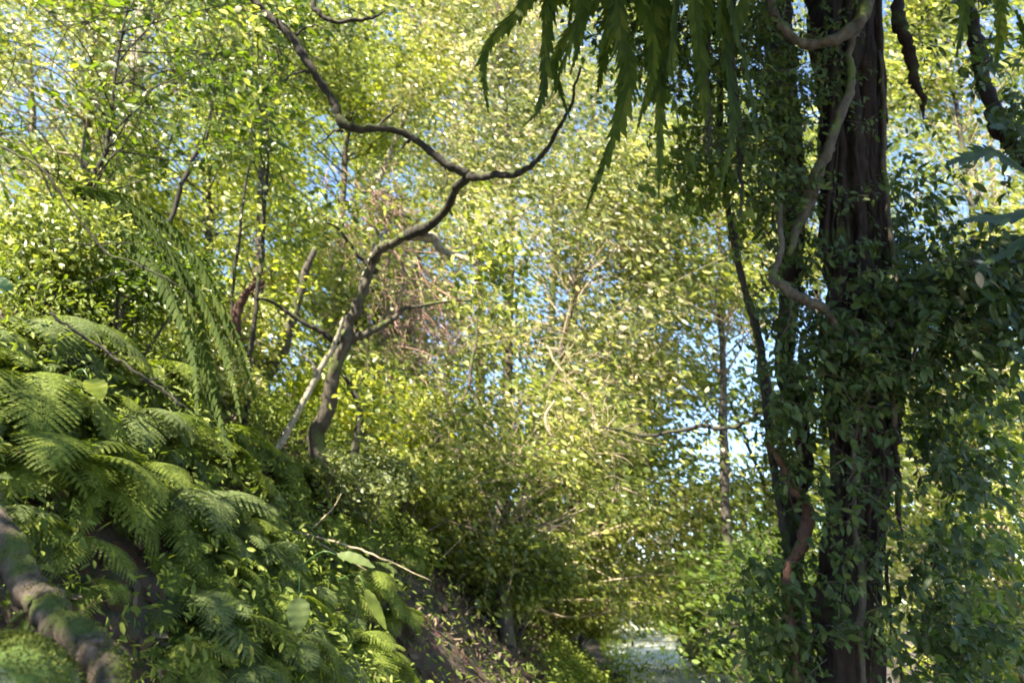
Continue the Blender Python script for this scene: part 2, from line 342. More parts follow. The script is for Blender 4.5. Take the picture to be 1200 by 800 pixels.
# px, Y, top, bottom, halfwidth, material, leaves, leaf size, label
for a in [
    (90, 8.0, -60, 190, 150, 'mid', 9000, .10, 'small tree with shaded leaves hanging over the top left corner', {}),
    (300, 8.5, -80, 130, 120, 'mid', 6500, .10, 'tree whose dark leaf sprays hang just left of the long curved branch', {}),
    (230, 9.5, 120, 420, 150, 'yellow', 13000, .10, 'bright yellow green sapling with a backlit glow in its leaf colour above the ferny bank', {}),
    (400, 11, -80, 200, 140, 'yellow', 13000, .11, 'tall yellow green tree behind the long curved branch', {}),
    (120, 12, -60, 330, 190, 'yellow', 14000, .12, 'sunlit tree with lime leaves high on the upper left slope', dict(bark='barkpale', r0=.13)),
    (590, 10, -80, 240, 150, 'beige', 15000, .095, 'tree with pale glints in its leaf colour in the top middle left of the hanging ferns', {}),
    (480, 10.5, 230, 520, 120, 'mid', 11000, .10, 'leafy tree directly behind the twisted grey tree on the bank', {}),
    (690, 9.0, 190, 460, 130, 'beige', 15000, .09, 'dense tree with small leaves coloured with pale glints in the centre', dict(base_px=585)),
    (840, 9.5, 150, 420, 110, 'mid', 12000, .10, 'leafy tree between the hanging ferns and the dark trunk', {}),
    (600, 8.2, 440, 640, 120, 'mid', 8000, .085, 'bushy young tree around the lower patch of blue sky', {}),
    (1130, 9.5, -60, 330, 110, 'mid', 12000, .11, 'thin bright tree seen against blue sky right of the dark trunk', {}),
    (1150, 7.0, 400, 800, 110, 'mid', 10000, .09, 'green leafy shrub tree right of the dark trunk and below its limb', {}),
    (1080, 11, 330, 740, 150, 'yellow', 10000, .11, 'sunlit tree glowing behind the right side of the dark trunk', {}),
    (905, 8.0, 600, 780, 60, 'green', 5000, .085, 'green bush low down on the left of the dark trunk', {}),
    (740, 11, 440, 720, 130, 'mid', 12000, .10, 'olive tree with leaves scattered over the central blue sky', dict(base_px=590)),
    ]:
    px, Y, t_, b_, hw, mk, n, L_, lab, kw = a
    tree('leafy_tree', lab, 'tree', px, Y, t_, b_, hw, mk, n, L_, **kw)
for a in [
    (20, 15, -120, 260, 180, 'mid', 8000, .15, 'tall tree behind the pale trunk in the top left'),
    (240, 16, -120, 300, 160, 'yellow', 9000, .15, 'tall yellow tree high on the slope left of the curved branch'),
    (400, 17, 50, 560, 170, 'yellow', 12000, .15, 'yellow green tree with a trunk glimpsed past the twisted grey tree'),
    (560, 16, -100, 380, 170, 'mid', 12000, .15, 'tall tree behind the fork of the curved branch'),
    (520, 15, 330, 680, 150, 'olive', 9000, .14, 'olive tree low on the slope beyond the dead straw coloured stalk'),
    (730, 17, -100, 330, 150, 'mid', 9000, .15, 'tall tree behind the drooping fern fronds at top'),
    (690, 15, 330, 700, 120, 'olive', 7000, .14, 'slender olive tree standing beyond the dried beige vines'),
    (930, 16, -100, 350, 110, 'mid', 6000, .15, 'tree seen through the curtain of hanging vines'),
    (1160, 17, -120, 420, 130, 'beige', 5500, .15, 'airy tree with tan tinted leaves in the top right corner'),
    ]:
    px, Y, t_, b_, hw, mk, n, L_, lab = a
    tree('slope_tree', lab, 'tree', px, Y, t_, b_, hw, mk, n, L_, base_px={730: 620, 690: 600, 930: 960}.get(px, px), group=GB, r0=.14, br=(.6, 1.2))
for a in [
    (150, 26, -150, 300, 260, 'mid', 8000, .25, 'distant tree closing the view behind the upper left slope'),
    (420, 27, -150, 520, 230, 'yellow', 9000, .25, 'distant tree closing the view behind the curved branch'),
    (640, 28, -150, 480, 170, 'mid', 7000, .25, 'distant tall tree closing the view in the middle'),
    (620, 24, 480, 720, 140, 'olive', 6000, .22, 'distant dark tree low behind the bank end'),
    (780, 26, 600, 730, 110, 'green', 4500, .2, 'distant green tree at the end of the pale path'),
    (880, 30, 620, 760, 120, 'yellow', 5000, .22, 'distant sunlit tree low down left of the dark trunk'),
    (1090, 27, 420, 780, 170, 'yellow', 8000, .24, 'distant sunlit tree behind the green shrub tree on the right'),
    (700, 44, 560, 715, 130, 'green', 3500, .34, 'far off tree closing the gap above the clearing'),
    (860, 46, 590, 730, 130, 'mid', 3500, .34, 'far off pale tree behind the low blue sky patch'),
    (560, 40, 500, 730, 130, 'olive', 3500, .34, 'far off tree behind the low end of the bank'),
    (1010, 42, 560, 760, 110, 'mid', 3000, .34, 'far off tree behind the lower dark trunk'),
    (800, 29, -150, 300, 150, 'olive', 4000, .25, 'distant thin tree seen between the hanging fronds'),
    ]:
    px, Y, t_, b_, hw, mk, n, L_, lab = a
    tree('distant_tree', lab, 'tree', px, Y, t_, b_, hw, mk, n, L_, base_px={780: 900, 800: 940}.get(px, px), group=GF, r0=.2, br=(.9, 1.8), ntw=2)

for a in [
    (330, 12, 380, 680, 110, 'mid', 9000, .11, 'understorey tree low behind the foot of the twisted grey tree'),
    (480, 12.5, 420, 720, 110, 'beige', 10000, .10, 'understorey tree with leaves coloured with pinkish glints low in the centre left'),
    (570, 13, 520, 730, 90, 'olive', 8000, .10, 'understorey tree above the dark end of the bank'),
    (680, 12, 560, 715, 80, 'mid', 6000, .10, 'understorey tree just left of the pale clearing'),
    (760, 15, 540, 715, 110, 'mid', 7000, .12, 'understorey tree right above the pale clearing'),
    (880, 14, 560, 745, 70, 'yellow', 6000, .11, 'understorey tree glowing just left of the lower trunk'),
    (1010, 14, -60, 300, 80, 'mid', 3500, .12, 'thin tree hidden mostly by the upper dark trunk'),
    (835, 11, 330, 680, 110, 'mid', 24000, .11, 'thin leaved tree in front of the widest patch of sky'),
    (1150, 13, -60, 340, 110, 'mid', 9000, .11, 'tree whose leaves dapple the blue sky at the right edge'),
    ]:
    px, Y, t_, b_, hw, mk, n, L_, lab = a
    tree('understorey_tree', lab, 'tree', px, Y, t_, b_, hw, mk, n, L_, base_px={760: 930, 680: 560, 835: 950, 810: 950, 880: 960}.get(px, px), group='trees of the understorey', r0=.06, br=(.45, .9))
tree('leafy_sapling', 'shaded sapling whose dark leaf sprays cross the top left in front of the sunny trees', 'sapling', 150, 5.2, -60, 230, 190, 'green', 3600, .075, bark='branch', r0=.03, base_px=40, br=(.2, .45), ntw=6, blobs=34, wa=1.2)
tree('leafy_sapling', 'shaded sapling with a few dark sprays under the long curved branch', 'sapling', 300, 5.6, 20, 240, 70, 'green', 900, .08, bark='branch', r0=.025, base_px=290, br=(.2, .4), ntw=5, blobs=10, wa=1.2)
# low bushes at the end of the bank and beside the path
def bush(name, label, px, Y, py, wpx, hm, mkey, n, L, group=None, asp=.5, detail=0):
    x = P(px, py, Y)[0]; z = float(height(x, Y)); root = thing(name, label, 'bush', (x, Y, z), group)
    rx = wpx / F * Y; st = MB(); mb = MB(); C = []
    for k in range(14):
        e = np.array([x, Y, z]) + np.array([RS.uniform(-1, 1) * rx, RS.uniform(-.8, .8) * min(rx, 1.2), hm * RS.uniform(.45, 1)])
        e[2] = max(e[2], height(e[0], e[1]) + .1)
        tube(st, [(x, Y, z - .05), (np.array([x, Y, z]) + e) / 2 + RS.randn(3) * .1, e], [.018, .01, .003], 5, 10, wob=.006)
        m_ = n // 14; d = nrm(RS.randn(m_, 3)) * RS.rand(m_, 1) ** .4 * np.array([.55, .55, .4]) * max(rx, hm) * .6; C.append(e + d)
    st.build('stem', M['barkgrey'], root)
    C = np.concatenate(C); C = C[C[:, 2] > height(C[:, 0], C[:, 1]) + .01]
    leaves(mb, C, L * (.6 + .7 * RS.rand(len(C))), asp, up=.5, detail=detail); mb.build('foliage', M[mkey], root, smooth=False)
for a in [(470, 7.5, 660, 110, .8, 'mid', 5000, .075, 'olive bush on the dark lower bank left of the bare twigs'),
          (570, 8.5, 690, 90, .8, 'mid', 5500, .075, 'dark bush spilling over the lower end of the bank'),
          (600, 8.5, 690, 40, .9, 'mid', 3000, .08, 'fresh green bush leaning over the path at the bank end'),
          (380, 8.5, 560, 90, 1.0, 'yellow', 4500, .08, 'sunlit bush behind the foot of the twisted grey tree'),
          (675, 15, 745, 25, .7, 'yellow', 2500, .08, 'yellow green bush coloured as the sun glow at the start of the pale clearing'),  # this bush and the next: bright colour stands in for the clearing's glow
          (860, 15, 760, 50, .6, 'beige', 4500, .08, 'pale bush coloured as the sun glow beside the clearing'),
          (900, 13, 740, 80, 1.2, 'green', 4500, .10, 'green bush in the sun left of the dark trunk foot'),
          (1160, 10, 700, 80, 1.8, 'yellow', 5000, .10, 'sunny bush in the lower right corner'),
          (60, 5.6, 300, 90, 1.2, 'mid', 8000, .06, 'green bush on top of the bank above the ferns'),
          (40, 4.6, 380, 60, .9, 'mid', 5000, .05, 'fine leaved shrub at the left edge between the upper ferns'),
          (150, 4.9, 400, 55, .8, 'green', 4500, .045, 'small leaved green shrub in front of the drooping curtain'),
          (230, 5.2, 520, 50, .5, 'mid', 3000, .045, 'low sunny shrub on the bank below the drooping curtain'),
          (400, 6.2, 650, 60, .6, 'olive', 4500, .045, 'low twiggy shrub on the bank behind the bare forked twig'),
          (230, 7.5, 380, 80, 1.2, 'mid', 6000, .07, 'olive bush on top of the bank behind the arching ferns')]:
    bush('bush', a[8], *a[:2], a[2], a[3], a[4], a[5], a[6], a[7])

# ------------------------------------------------------------------ ferns
def frond(mb, path, width, pairs=20, K=8, side=None, simple=False, lobed=False, droop=.25, prof=.75):
    c = spline(path, pairs + 4); t = nrm(np.gradient(c, axis=0)); n_ = len(c)
    tube(mb, c, np.linspace(.0032, .0008, n_), 4, n_)
    up = np.array([0, 0, 1.]) if side is None else None
    V = []; Fc = []; o = 0
    for i in range(2, n_ - 1):
        u = (i - 2) / (n_ - 3); w = width * (math.sin(math.pi * min(1, (.12 + .88 * u)) ** prof) ** .8) * (.92 + .16 * random.random())
        if w < .004: continue
        w0 = w
        if side is None: s0 = nrm(np.cross(t[i], up))
        elif isinstance(side, tuple):      # frond blade twisting slowly along its midrib
            a_ = math.atan2(side[1], side[0]) + side[2] * 1.6 * u; s0 = np.array([math.cos(a_), math.sin(a_), 0]); s0 = nrm(s0 - t[i] * s0.dot(t[i]))
        else: s0 = side
        seg = np.linalg.norm(c[min(i + 1, n_ - 1)] - c[i - 1]) / 2
        nn = np.cross(s0, t[i])
        for sg in (-1, 1):
            d = nrm(s0 * sg * .93 + t[i] * (.42 + .1 * random.random()) - abs(nn) * 0)
            if lobed or simple:
                wd = seg * (.66 if lobed else .40)
                w = w0 * (random.uniform(.55, 1.1) if lobed else random.uniform(.7, 1.15) * (random.random() > .06) + .002)
                if lobed: d = nrm(s0 * sg * .72 + t[i] * random.uniform(.45, .9))
                drp = -nn * droop * w * sg * 0 + np.array([0, 0, -droop * w])
                ax = t[i]
                pts = [c[i] - ax * wd, c[i] - ax * wd * 1.0 + d * w * .5 + drp * .3, c[i] + ax * wd * .2 + d * w * .92 + drp * .9, c[i] + ax * wd * .7 + d * w + drp, c[i] + ax * wd * 1.1 + d * w * .55 + drp * .35, c[i] + ax * wd]
                V += pts; Fc += [[o, o + 1, o + 4, o + 5], [o + 1, o + 2, o + 3, o + 4]]; o += 6
            else:
                ax = nrm(t[i] - d * np.dot(t[i], d)); q = []
                for k in range(K + 1):
                    s_ = k / K; q.append(c[i] + d * w * s_ + np.array([0, 0, -droop * w * s_ * s_]))
                for k in range(K):
                    l = seg * .47 * (1 - .8 * (k / K) ** 1.2)
                    tp = d * w / K * .55
                    V += [q[k], q[k + 1] * .85 + q[k] * .15, q[k + 1] + ax * l + tp, q[k] * .3 + q[k + 1] * .7 + ax * l * 1.05,
                          q[k + 1] - ax * l + tp, q[k] * .3 + q[k + 1] * .7 - ax * l * 1.05]
                    Fc += [[o, o + 1, o + 2, o + 3], [o + 1, o, o + 5, o + 4]]; o += 6
    mb.add(np.array(V), np.array(Fc))
def arc_path(L, el0, el1, twist=0.):
    """frond path in the local x-z plane: leaves the crown at elevation el0 and ends at el1 (degrees)"""
    p = [np.zeros(3)]; n = 8
    for k in range(n):
        e = R(el0 + (el1 - el0) * ((k + .5) / n) ** 1.2); p.append(p[-1] + L / n * np.array([math.cos(e), twist * k / n * .6, math.sin(e)]))
    return np.array(p)
FR = {}
for k in range(5):
    for mk in ('fern', 'fernblue'):
        mb = MB(); frond(mb, arc_path(.54 + .05 * k, 42 - 9 * k, -72 - 5 * k, .25 * (k - 2)), .15 + .012 * k, 17, 8, droop=.3)
        FR[(k, mk)] = mb.mesh('frond', M[mk], False)
def fern(label, px, py, size=1., az=-35, spread=70, nf=8, mk='fern', lift=.0, group='ferns growing on the bank', tilt=0, loc=None):
    p = hit(px, py) if loc is None else loc
    root = thing('fern', label, 'fern', (p[0], p[1], p[2] + .02 + lift), group)
    for k in range(nf):
        f = bpy.data.objects.new('frond', FR[(random.randrange(5), mk)]); COL.objects.link(f); f.parent = root
        f.rotation_euler = (R(random.uniform(-18, 18)), R(random.uniform(-22, 22) + tilt), R(az + spread * (2 * (k + .5) / nf - 1) + random.uniform(-8, 8)))
        s = size * random.uniform(.75, 1.15); f.scale = (s, s, s)
    return root
for a in [
    ('large pale fern at the left edge above the mossy log', 60, 560, 1.0, -40, 70, 9, 'fern'),
    ('broad fern with clear banded fronds over the hollow in the bank', 140, 570, .95, -60, 55, 8, 'fern'),
    ('grey green fern arching over the right rim of the earthy hollow', 215, 590, .9, -70, 60, 8, 'fernblue'),
    ('fern hanging down the bank right of the earthy hollow', 250, 640, .8, -75, 50, 8, 'fernblue'),
    ('low fern at the bottom edge right of the earthy hollow', 235, 735, .8, -50, 80, 8, 'fernblue'),
    ('grey fern in the middle of the lower bank', 300, 660, .8, -60, 60, 8, 'fernblue'),
    ('small fern above the big pale leaf near the bottom', 330, 690, .6, -60, 80, 7, 'fern'),
    ('bright fern spreading flat at the foot of the leaning pale stem', 320, 560, 1.0, 0, 60, 9, 'fern'),
    ('sunny fern left of the bare twigs on the bank', 390, 620, .8, -20, 70, 8, 'fern'),
    ('fern at the bottom left of the leaf litter', 420, 690, .8, -50, 80, 8, 'fern'),
    ('fern leaning over the leaf litter at the bottom', 405, 760, .8, -50, 80, 8, 'fern'),
    ('big shaded fern half way up the left edge', 30, 470, 1.1, -30, 80, 10, 'fern'),
    ('silvery fern high on the bank at the left edge', 60, 400, 1.1, -20, 80, 9, 'fernblue'),
    ('fern below the lime broad leaf on the bank', 150, 500, 1.0, -30, 70, 9, 'fernblue'),
    ('fern under the drooping curtain of long fronds', 225, 520, .9, -30, 70, 9, 'fern'),
    ('fern on the crest of the bank under the yellow sapling', 150, 380, 1.1, -20, 90, 9, 'fern'),
    ('upper fern in the left corner of the bank', 20, 320, 1.3, -10, 90, 9, 'fern'),
    ('fern on the crest left of the drooping frond curtain', 90, 330, 1.2, -10, 80, 9, 'fernblue'),
    ('tiny fern tuft inside the earthy hollow', 105, 690, .42, -50, 80, 6, 'fern'),
    ('fern between the mossy log and the hollow', 70, 640, .7, -50, 70, 7, 'fern'),
    ('fern right of the low bottom fern', 310, 770, .7, -60, 80, 8, 'fernblue'),
    ('fern on the bank below the bare twigs', 455, 720, .7, -40, 80, 7, 'fern'),
    ('distant fern at the base of the twisted grey tree', 420, 590, .9, -20, 80, 8, 'fern'),
    ('fern midway up the bank under the lime leaf', 190, 450, 1.0, -20, 80, 9, 'fern'),
    ('fern filling the bank above the grey green fern', 265, 560, .8, -40, 70, 8, 'fern'),
    ]: fern(a[0], *a[1:3], size=a[3], az=a[4], spread=a[5], nf=a[6], mk=a[7])
FLM = [(60, 560, 'the large pale fern at the left edge'), (145, 690, 'the earthy hollow'), (105, 445, 'the lime broad leaf'), (290, 520, 'the foot of the drooping frond curtain'),
       (315, 580, 'the foot of the leaning pale stem'), (350, 700, 'the hanging pale blue green leaf'), (430, 690, 'the upright narrow leaf'), (400, 640, 'the bare forked twig'), (235, 740, 'the low fern at the bottom edge'),
       (20, 320, 'the broad leaf at the left edge'), (190, 440, 'the slanting dark stick'), (215, 590, 'the grey green fern over the hollow'), (120, 330, 'the crest beside the long dark twig'), (380, 780, 'the leaf litter at the bottom'), (30, 470, 'the big shaded fern at the left edge'), (300, 650, 'the grey fern in the lower bank')]
USED = set()
for k in range(420):
    x_, y_ = random.uniform(-30, 480), random.uniform(300, 800)
    if y_ < 150 + x_ * .95 - 20 or ((x_ - 140) / 70) ** 2 + ((y_ - 700) / 80) ** 2 < 1 or (x_ < 160 and y_ > 640 + x_ * .2) or (x_ > 440 and y_ > 680): continue
    sz, mk = random.uniform(.3, .72), random.choice(['fern', 'fern', 'fernblue'])
    lm_ = min(FLM, key=lambda q: math.hypot(q[0] - x_, q[1] - y_)); ddx, ddy = x_ - lm_[0], y_ - lm_[1]
    dr_ = 'just above' if ddy < -abs(ddx) * .6 else 'just below' if ddy > abs(ddx) * .6 else 'just left of' if ddx < 0 else 'just right of'
    far_ = 'tiny' if sz < .4 else 'small' if sz < .5 else 'medium sized' if sz < .61 else 'large'
    lab_ = (far_, mk, dr_, lm_[2])
    if lab_ in USED: continue
    USED.add(lab_)
    fern(f"{far_} {'yellowish' if mk == 'fern' else 'greyish'} fern {dr_} {lm_[2]}", x_, y_, sz, random.uniform(-75, -10), random.uniform(50, 85), 7, mk, group='similar ferns covering the bank')
# curtain of long drooping fronds
for j, (lab, pts) in enumerate([
    ('long drooping sword fern arching from the crest to the foot of the pale stem', [(70, 215), (150, 240), (215, 300), (255, 400), (285, 525)]),
    ('inner sword fern of the drooping curtain with shorter fronds', [(90, 250), (150, 275), (205, 330), (245, 410), (262, 500)])]):
    Y0 = 5.2 - .25 * j; b0 = P(*pts[0], Y0)
    root = thing('sword_fern', lab, 'fern', b0, 'long ferns drooping from the crest')
    for k in range(5):
        path = []
        for q, (a, b_) in enumerate(pts):
            f_ = q / 4; path.append(P(a + (k - 2.5) * 17 * f_ + random.uniform(-6, 6), b_ + (k % 3 - 1) * 34 * f_, Y0 - .75 * f_ + (k - 2.5) * .07))
        mb = MB(); frond(mb, path, .05 + .015 * (k % 3), 38, simple=True, droop=.3 + .15 * (k % 4), prof=.9, side=(.8, -.6, RS.uniform(-.6, .6))); mb.build('frond', M['fernmatte'], root, smooth=False)

# ------------------------------------------------------------------ small ground plants, litter
def bank_points(n, x0, x1, y0, y1):
    x = RS.uniform(x0, x1, n); y = RS.uniform(y0, y1, n); return np.stack([x, y, height(x, y)], -1)
pt = bank_points(190000, -7, 2.2, 1.2, 12); d = foot(pt[:, 1]) - pt[:, 0]; pt = pt[(d > -.1)]
cl = noise2(pt[:, 0], pt[:, 1], 21, 3.0)
px_, py_, _ = proj(pt); hollow = ((px_ - 145) / 55) ** 2 + ((py_ - 700) / 75) ** 2 < 1
lit = ((px_ - 520) / 130) ** 2 + ((py_ - 770) / 90) ** 2 < 1
k = (cl > -.5) & ~hollow & ~(lit & (RS.rand(len(pt)) < .85)); q = pt[k]; q = q + np.stack([0 * q[:, 0], 0 * q[:, 0], RS.rand(len(q)) ** 1.3 * .42], -1)
mb = MB(); leaves(mb, q, .022 + .035 * RS.rand(len(q)) ** 2 + .003 * q[:, 1:2].ravel(), .33, up=.8, axis=(.6, -.3, -.3), wa=1.3); tag(mb.build('undergrowth', M['fern'], smooth=False), 'small leafy ground cover filling the bank between the ferns', 'undergrowth', kind='stuff')
pt = bank_points(52000, -7, 5, 1.2, 16); mb = MB(); d = foot(pt[:, 1]) - pt[:, 0]
pt = pt[(d > .1) | (RS.rand(len(pt)) < .12)]
pt[:, 2] += .01 + .02 * RS.rand(len(pt)); leaves(mb, pt, .05 + .05 * RS.rand(len(pt)), .5, up=1.6, axis=(.1, .1, 0), curl=-.2)
tag(mb.build('leaf_litter', M['litter'], smooth=False), 'dry brown fallen leaves scattered over the bank', 'leaf litter', kind='stuff')

pt = np.stack([RS.uniform(-1, 8, 26000), RS.uniform(5, 32, 26000), np.zeros(26000)], -1)
u_ = (pt[:, 0] - foot(pt[:, 1]) - .35) / 2.5
pt = pt[(u_ > -.1) & (RS.rand(len(pt)) < np.clip(.12 + 1.1 * np.abs(2 * u_ - 1) ** 3 + .35 * (noise2(pt[:, 0], pt[:, 1], 33, 1.6) > .2), 0, 1)) & (u_ < 2.2)]
pt[:, 2] = height(pt[:, 0], pt[:, 1]) + .06 + .16 * RS.rand(len(pt)) ** 2
mb = MB(); leaves(mb, pt, .05 + .06 * RS.rand(len(pt)), .45, up=.8, axis=(.2, -.2, .6)); tag(mb.build('weeds', M['yellow'], smooth=False), 'low yellow green weeds growing over the pale path and its edges', 'weeds', kind='stuff')
# ------------------------------------------------------------------ twisted grey tree on the bank, with the long curved branch
b0 = P(378, 580, 6.2); b0[2] = height(b0[0], b0[1]) - .1
root = thing('twisted_tree', 'twisted grey tree on the bank carrying the long dark curved branch', 'tree', b0)
mb = MB(); tube(mb, [b0, P(372, 520, 6.2), P(385, 450, 6.1), P(400, 400, 6.0), P(425, 340, 5.9), P(450, 300, 5.7), P(478, 275, 5.5)], [.085, .075, .058, .048, .042, .038, .034], 14, 60, wob=.012, knob=.1, rough=.1); mb.build('trunk', M['barkgrey'], root)
def limb(pts, rad, mk='branch', seg=8, n=None, wob=.004, knob=.06, par=None, name='limb', Y=None):
    mb = MB(); tube(mb, [P(*p) if Y is None else P(p[0], p[1], Y) for p in pts], rad, seg, n or len(pts) * 9, wob=wob, knob=knob, rough=.05); return mb.build(name, M[mk], par)
limb([(478, 275, 5.5), (505, 265, 5.3), (525, 245, 5.1), (533, 222, 4.8), (548, 207, 4.5)], [.05, .04, .034, .03, .034], par=root)
limb([(548, 207, 4.5), (520, 192, 4.45), (480, 163, 4.4), (440, 153, 4.35), (402, 152, 4.3), (385, 120, 4.25), (362, 85, 4.2), (340, 45, 4.2), (308, 12, 4.2), (280, -30, 4.2)], [.03, .027, .024, .024, .03, .026, .027, .031, .025, .024], par=root, knob=.16)
for (a, b_) in [((480, 163, 4.4), (455, 190, 4.3)), ((402, 152, 4.3), (372, 168, 4.2)), ((362, 85, 4.2), (330, 98, 4.1)), ((440, 153, 4.35), (470, 120, 4.3)), ((340, 45, 4.2), (372, 30, 4.1)), ((515, 190, 4.45), (520, 225, 4.4))]:
    limb([a, ((a[0] + b_[0]) / 2 + 4, (a[1] + b_[1]) / 2 - 6, a[2]), b_], [.012, .007, .003], par=root, knob=.2)
limb([(548, 207, 4.5), (590, 208, 4.3), (622, 195, 4.1), (645, 165, 3.9), (668, 125, 3.7), (680, 80, 3.6)], [.034, .022, .017, .013, .010, .007], par=root)
limb([(478, 275, 5.5), (505, 280, 5.45), (520, 292, 5.4), (555, 307, 5.3), (575, 320, 5.2)], [.04, .045, .028, .022, .008], 'barkpale', par=root)
limb([(395, 405, 6.0), (372, 388, 5.9), (345, 372, 5.8), (320, 355, 5.7), (300, 350, 5.6)], [.03, .02, .018, .014, .01], par=root)
limb([(400, 402, 6), (430, 390, 6), (455, 375, 6), (480, 360, 6.0), (540, 352, 6), (570, 350, 6)], [.05, .035, .025, .018, .012, .006], 'barkgrey', par=root)
limb([(440, 320, 5.85), (415, 290, 5.8), (400, 270, 5.7), (372, 250, 5.6)], [.03, .018, .012, .006], par=root)
limb([(422, 350, 5.9), (430, 320, 6.1), (444, 285, 6.3), (452, 270, 6.4)], [.04, .045, .05, .03], 'barkpale', par=root)
c_ = []
for (a, b_, Y, s, n_) in [(345, 250, 5.6, .35, 150), (420, 250, 5.6, .35, 120), (570, 330, 5.3, .35, 240), (590, 300, 5.2, .25, 160), (300, 130, 4.3, .25, 50), (560, 240, 5, .3, 60), (440, 470, 6, .4, 200), (300, 20, 4.2, .3, 80)]:
    c_.append(P(a, b_, Y) + nrm(RS.randn(n_, 3)) * RS.rand(n_, 1) ** .5 * s)
mb = MB(); c_ = np.concatenate(c_); leaves(mb, c_, .07, .55, up=.7, detail=1); mb.build('crown', M['mid'], root, smooth=False)
# leaning pale stem
b0 = P(312, 550, 5.8); root = thing('leaning_stem', 'thin pale grey stem leaning against the twisted grey tree', 'tree', b0)
mb = MB(); tube(mb, [P(300, 570, 5.8), b0, P(345, 490, 5.8), P(370, 440, 5.85), P(390, 405, 5.85), P(402, 370, 5.85)], [.03, .029, .027, .025, .022, .012], 9, 40, wob=.006, knob=.08); mb.build('trunk', M['barkpale'], root)
limb([(370, 440, 5.85), (366, 425, 5.8), (352, 405, 5.75)], [.02, .014, .006], 'barkpale', par=root)
# other thin stems
STEMS = [
    ('straight slender dark sapling left of the yellow tree centre', [(285, 400, 6.8), (278, 350, 6.8), (290, 250, 6.8), (297, 130, 6.8), (290, 20, 6.8)], [.022, .018, .015, .012, .006], 'branch'),
    ('bent thin sapling rising over the crest of the bank', [(180, 330, 7), (196, 260, 7), (215, 200, 7), (240, 150, 7), (246, 120, 7)], [.03, .025, .025, .018, .01], 'branch'),
    ('pale sunlit trunk in the top left', [(158, 330, 10), (160, 200, 10), (150, 120, 10), (165, 50, 10), (178, -60, 10)], [.12, .11, .11, .13, .12], 'barkpale'),
    ('broken reddish stub standing on the crest', [(278, 420, 6.2), (280, 375, 6.2), (290, 350, 6.2), (308, 328, 6.2)], [.05, .045, .035, .03], 'barkred'),
    ('thick mossy stem behind the leaning pale stem', [(300, 500, 8), (310, 440, 8), (335, 395, 8), (350, 350, 8), (370, 290, 8)], [.10, .09, .07, .06, .03], 'barkgrey'),
    ('slim stem rising in the centre left of the blue sky patches', [(455, 600, 8), (490, 540, 8), (535, 480, 8), (550, 420, 8), (560, 365, 8)], [.028, .026, .024, .02, .012], 'barkgrey'),
    ('dark slim trunk low down beside the twisted grey tree', [(408, 580, 7), (412, 530, 7), (420, 480, 7), (405, 440, 7)], [.06, .05, .035, .02], 'branch'),
    ('pale thin trunk high behind the curved branch', [(455, 250, 11), (440, 230, 11), (452, 190, 11), (478, 120, 11), (505, 20, 11)], [.07, .06, .05, .05, .04], 'barkpale'),
    ('thin branchy stem crossing the blue sky left of the dark trunk', [(700, 500, 6.5), (760, 510, 6.5), (820, 500, 6.3), (860, 497, 6.2), (890, 480, 6)], [.008, .014, .018, .02, .018], 'branch'),
]
for lab, pts, rad, mk in STEMS:
    b_ = P(*pts[0]); root = thing('sapling', lab, 'sapling', b_)
    gz = height(b_[0], b_[1]); 
    pp = [P(*p) for p in pts]
    if lab.find('crossing') < 0: pp = [np.array([b_[0], b_[1], gz - .1])] + pp; rad = [rad[0] * 1.1] + rad
    mb = MB(); pp = tube(mb, pp, rad, 8, 40, wob=.008, knob=.08)[8:]; mb.build('trunk', M[mk], root)
    lm = MB(); C = []
    for k in range(7):
        a = pp[RS.randint(1, len(pp))]; e = a + nrm(RS.randn(3)) * RS.uniform(.3, .7) + np.array([0, 0, .15])
        tube(lm, [a, (a + e) / 2 + RS.randn(3) * .04, e], [max(rad) * .2 + .002, .004, .002], 5, 8); C.append(e + RS.randn(28, 3) * .13)
    lm.build('limb', M[mk], root)
    if 'stub' not in lab and 'pale sunlit' not in lab:
        mb = MB(); C = np.concatenate(C); leaves(mb, C, .07, .5, up=.6); mb.build('crown', M['mid' if pts[0][2] < 7.5 else 'yellow'], root, smooth=False)
# long thin dark twigs over the bank
for lab, pts in [('long thin dark twig slanting across the upper ferns', [(0, 170, 4), (60, 205, 4), (120, 285, 4.1), (170, 312, 4.1), (230, 350, 4.2)]),
                 ('thin dark stick slanting across the middle ferns', [(60, 365, 3.6), (120, 405, 3.7), (165, 445, 3.7), (215, 475, 3.7)]),
                 ('dark branch entering at the top centre above the curved branch', [(360, -10, 4.3), (375, 12, 4.3), (395, 22, 4.3), (430, 20, 4.3), (450, 14, 4.3)])]:
    mb = MB(); k = 2.2 if 'entering' in lab else 1
    tube(mb, [P(*p) for p in pts], np.array([.009, .008, .007, .006, .003][:len(pts)]) * k, 6, 40, wob=.005, knob=.1)
    for _ in range(4):
        a = P(*pts[RS.randint(1, len(pts) - 1)]); e = a + RS.randn(3) * .2; tube(mb, [a, (a + e) / 2 + RS.randn(3) * .02, e], [.004, .003, .001], 4, 7)
    tag(mb.build('twig', M['branch']), lab, 'twig')
